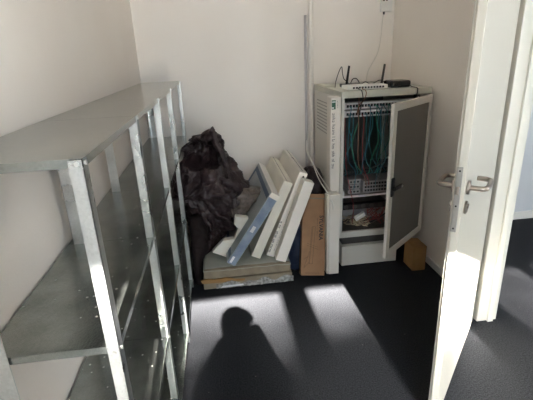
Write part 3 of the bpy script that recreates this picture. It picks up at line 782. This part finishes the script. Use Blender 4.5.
# ------------------------------------------------------------------ the photographer, behind the camera
per = thing('person', (.05, -.17, 0), 'person in dark clothes standing by the window holding up a phone', 'person')
def skin_body(name, verts, edges, m, parent, root=0, sub=2):
    me = bpy.data.meshes.new(name); me.from_pydata([V(v[:3]) - origin(parent) for v in verts], edges, [])
    o = bpy.data.objects.new(name, me); COL.objects.link(o); o.parent = parent; me.materials.append(m)
    s = o.modifiers.new('skin', 'SKIN'); s.use_smooth_shade = True
    for i, v in enumerate(verts):
        d_ = me.skin_vertices[0].data[i]; d_.radius = (v[3], v[4] if len(v) > 4 else v[3]); d_.use_root = (i == root)
    u = o.modifiers.new('sub', 'SUBSURF'); u.levels = sub; u.render_levels = sub
    return o
px, py = .05, -.225
bodyv = [(px, py, .98, .14, .11), (px, py, 1.16, .13, .10), (px, py, 1.34, .15, .11), (px, py+.01, 1.46, .12, .09), (px, py+.02, 1.57, .075, .07), (px, py+.04, 1.66, .105, .11), (px, py+.04, 1.74, .105, .11), (px, py+.03, 1.795, .06, .065),
         (px-.17, py, 1.42, .075), (px-.22, py+.05, 1.20, .065), (px-.14, py+.12, 1.38, .062), (px-.07, py+.15, 1.53, .034),
         (px+.17, py, 1.42, .075), (px+.22, py+.05, 1.20, .072), (px+.14, py+.12, 1.42, .062), (px+.11, py+.15, 1.60, .034),
         (px-.09, py, .90, .095), (px-.11, py+.02, .50, .065), (px-.12, py-.02, .10, .045), (px-.13, py+.13, .04, .038),
         (px+.09, py, .90, .095), (px+.11, py+.02, .50, .065), (px+.12, py-.02, .10, .045), (px+.13, py+.13, .04, .038)]
bodye = [(0, 1), (1, 2), (2, 3), (3, 4), (4, 5), (5, 6), (6, 7), (3, 8), (8, 9), (9, 10), (10, 11), (3, 12), (12, 13), (13, 14), (14, 15), (0, 16), (16, 17), (17, 18), (18, 19), (0, 20), (20, 21), (21, 22), (22, 23)]
skin_body('body', bodyv, bodye, M['cloth'], per)
for sx, wx, wz in ((-1, px-.07, 1.53), (1, px+.11, 1.60)):
    for f in range(4):
        pts = [(wx, py+.165, wz, .014), (wx-sx*.012, py+.172, wz+.025+.014*f-.01, .011), (wx-sx*.035, py+.175, wz+.045+.014*f, .009), (wx-sx*.055, py+.175, wz+.048+.014*f, .008)]
        skin_body('finger', pts, [(0, 1), (1, 2), (2, 3)], M['skin'], per, sub=1)
    pts = [(wx, py+.155, wz, .014), (wx-sx*.02, py+.155, wz+.015, .011), (wx-sx*.042, py+.158, wz+.03, .009)]
    skin_body('thumb', pts, [(0, 1), (1, 2)], M['skin'], per, sub=1)
t = thing('phone', (0, -.03, 1.6), 'black phone held up in both hands of the photographer', 'phone')
bx('phone_body', (-.010, -.042, 1.545), (.132, -.034, 1.612), M['black_gloss'], t, .003)

# outside: terrace and an added, unseen leaf screen fading the lower sun rays
b = B(); box(b, (-12, -40, -.25), (14, -1.95, -.1)); box(b, (4.6, -1.95, -.25), (14, 14, -.1)); o = struct('terrace_ground', b, M['terrace'])
added_tree = thing('added_tree', (1.5, -25, -.1), 'leafy crown on a trunk, added out of view to thin the sunlight', 'added_tree')
b = B(); cyl(b, (1.5, -25, -.1), (1.5, -25, 16.5), .35, 18, .15); obj('trunk', b, M['bark'], added_tree)
b = B(); rl = random.Random(3)
def leaf(p, s):
    a = V((rl.gauss(0, 1), rl.gauss(0, 1), rl.gauss(0, 1))).normalized(); c = a.orthogonal().normalized()*s; d_ = a.cross(c).normalized()*s*.6
    vs = [b.verts.new(p+c), b.verts.new(p+d_), b.verts.new(p-c), b.verts.new(p-d_)]; b.faces.new(vs)
TOPZ = 19.28
N = 0
while N < 24000:
    x = rl.uniform(-3, 6); u_ = rl.random()
    side = min(1., max(0., (x-1.95)/.25))
    z = TOPZ + .75*side - 2.6*u_
    depth_ = (TOPZ + .75*side - z)
    if rl.random() > 1-.62*side: continue
    if rl.random() > min(1., .02+(depth_/.45)**1.3): continue
    leaf(V((x, -25+rl.uniform(-.4, .4), z)), rl.uniform(.05, .09)); N += 1
for k in range(4000):
    leaf(V((rl.uniform(-3, 6), -25+rl.uniform(-1.5, 1.5), rl.uniform(11, TOPZ-2.4))), .28)
tag(obj('foliage', b, M['leaf'], added_tree), kind='stuff')

# ------------------------------------------------------------------ light, sky, camera
sd = bpy.data.lights.new('sun', 'SUN'); sd.energy = 80.0; sd.angle = math.radians(.6); sd.color = (1., .93, .86)
so = bpy.data.objects.new('sun', sd); COL.objects.link(so)
so.rotation_euler = V((-.015, 1, -.708)).to_track_quat('-Z', 'Y').to_euler(); so.location = (0, -8, 8)
hd = bpy.data.lights.new('sun_haze', 'SUN'); hd.energy = 6.5; hd.angle = math.radians(14); hd.color = (1., .96, .93)
ho = bpy.data.objects.new('sun_haze', hd); COL.objects.link(ho); ho.rotation_euler = so.rotation_euler; ho.location = (0, -9, 8)
w = bpy.data.worlds.new('sky'); sc.world = w; w.use_nodes = True
bg = w.node_tree.nodes['Background']; bg.inputs[0].default_value = (.78, .88, 1., 1); bg.inputs[1].default_value = 3.2
for x0, x1 in ((-.272, 1.47), (1.78, 2.75)):
    ld = bpy.data.lights.new('sky_portal', 'AREA'); ld.shape = 'RECTANGLE'; ld.size = x1-x0; ld.size_y = HZ-SZ; ld.cycles.is_portal = True
    lo_ = bpy.data.objects.new('sky_portal', ld); COL.objects.link(lo_)
    lo_.location = ((x0+x1)/2, YF-.16, (HZ+SZ)/2); lo_.rotation_euler = V((0, 1, 0)).to_track_quat('-Z', 'Z').to_euler()

cd = bpy.data.cameras.new('camera'); cam = bpy.data.objects.new('camera', cd); COL.objects.link(cam); sc.camera = cam
R = Matrix(((0.99102441, -0.08226502, 0.10537122), (-0.12680804, -0.32901547, 0.93577163), (-0.04231251, -0.94073444, -0.33649422)))
rx, dn_, fw = R.col[0], R.col[1], R.col[2]
mw = Matrix(((rx.x, -dn_.x, -fw.x, 0), (rx.y, -dn_.y, -fw.y, 0), (rx.z, -dn_.z, -fw.z, 1.6), (0, 0, 0, 1)))
cam.matrix_world = mw
ld = bpy.data.lights.new('sky_portal', 'AREA'); ld.shape = 'RECTANGLE'; ld.size = 1.5; ld.size_y = 1.8; ld.cycles.is_portal = True
lo_ = bpy.data.objects.new('sky_portal', ld); COL.objects.link(lo_); lo_.location = (4.62, .55, 1.6); lo_.rotation_euler = V((-1, 0, 0)).to_track_quat('-Z', 'Z').to_euler()
cd.sensor_width = 36; cd.lens = 409.56/533*36; cd.clip_start = .01; cd.clip_end = 200

sc.view_settings.view_transform = 'Standard'; sc.view_settings.look = 'None'; sc.view_settings.gamma = 1; sc.view_settings.use_curve_mapping = False
sc.view_settings.exposure = 1.80
sc.cycles.use_denoising = True
sc.cycles.max_bounces = 12; sc.cycles.diffuse_bounces = 8; sc.cycles.transparent_max_bounces = 16; sc.cycles.caustics_reflective = False; sc.cycles.caustics_refractive = False
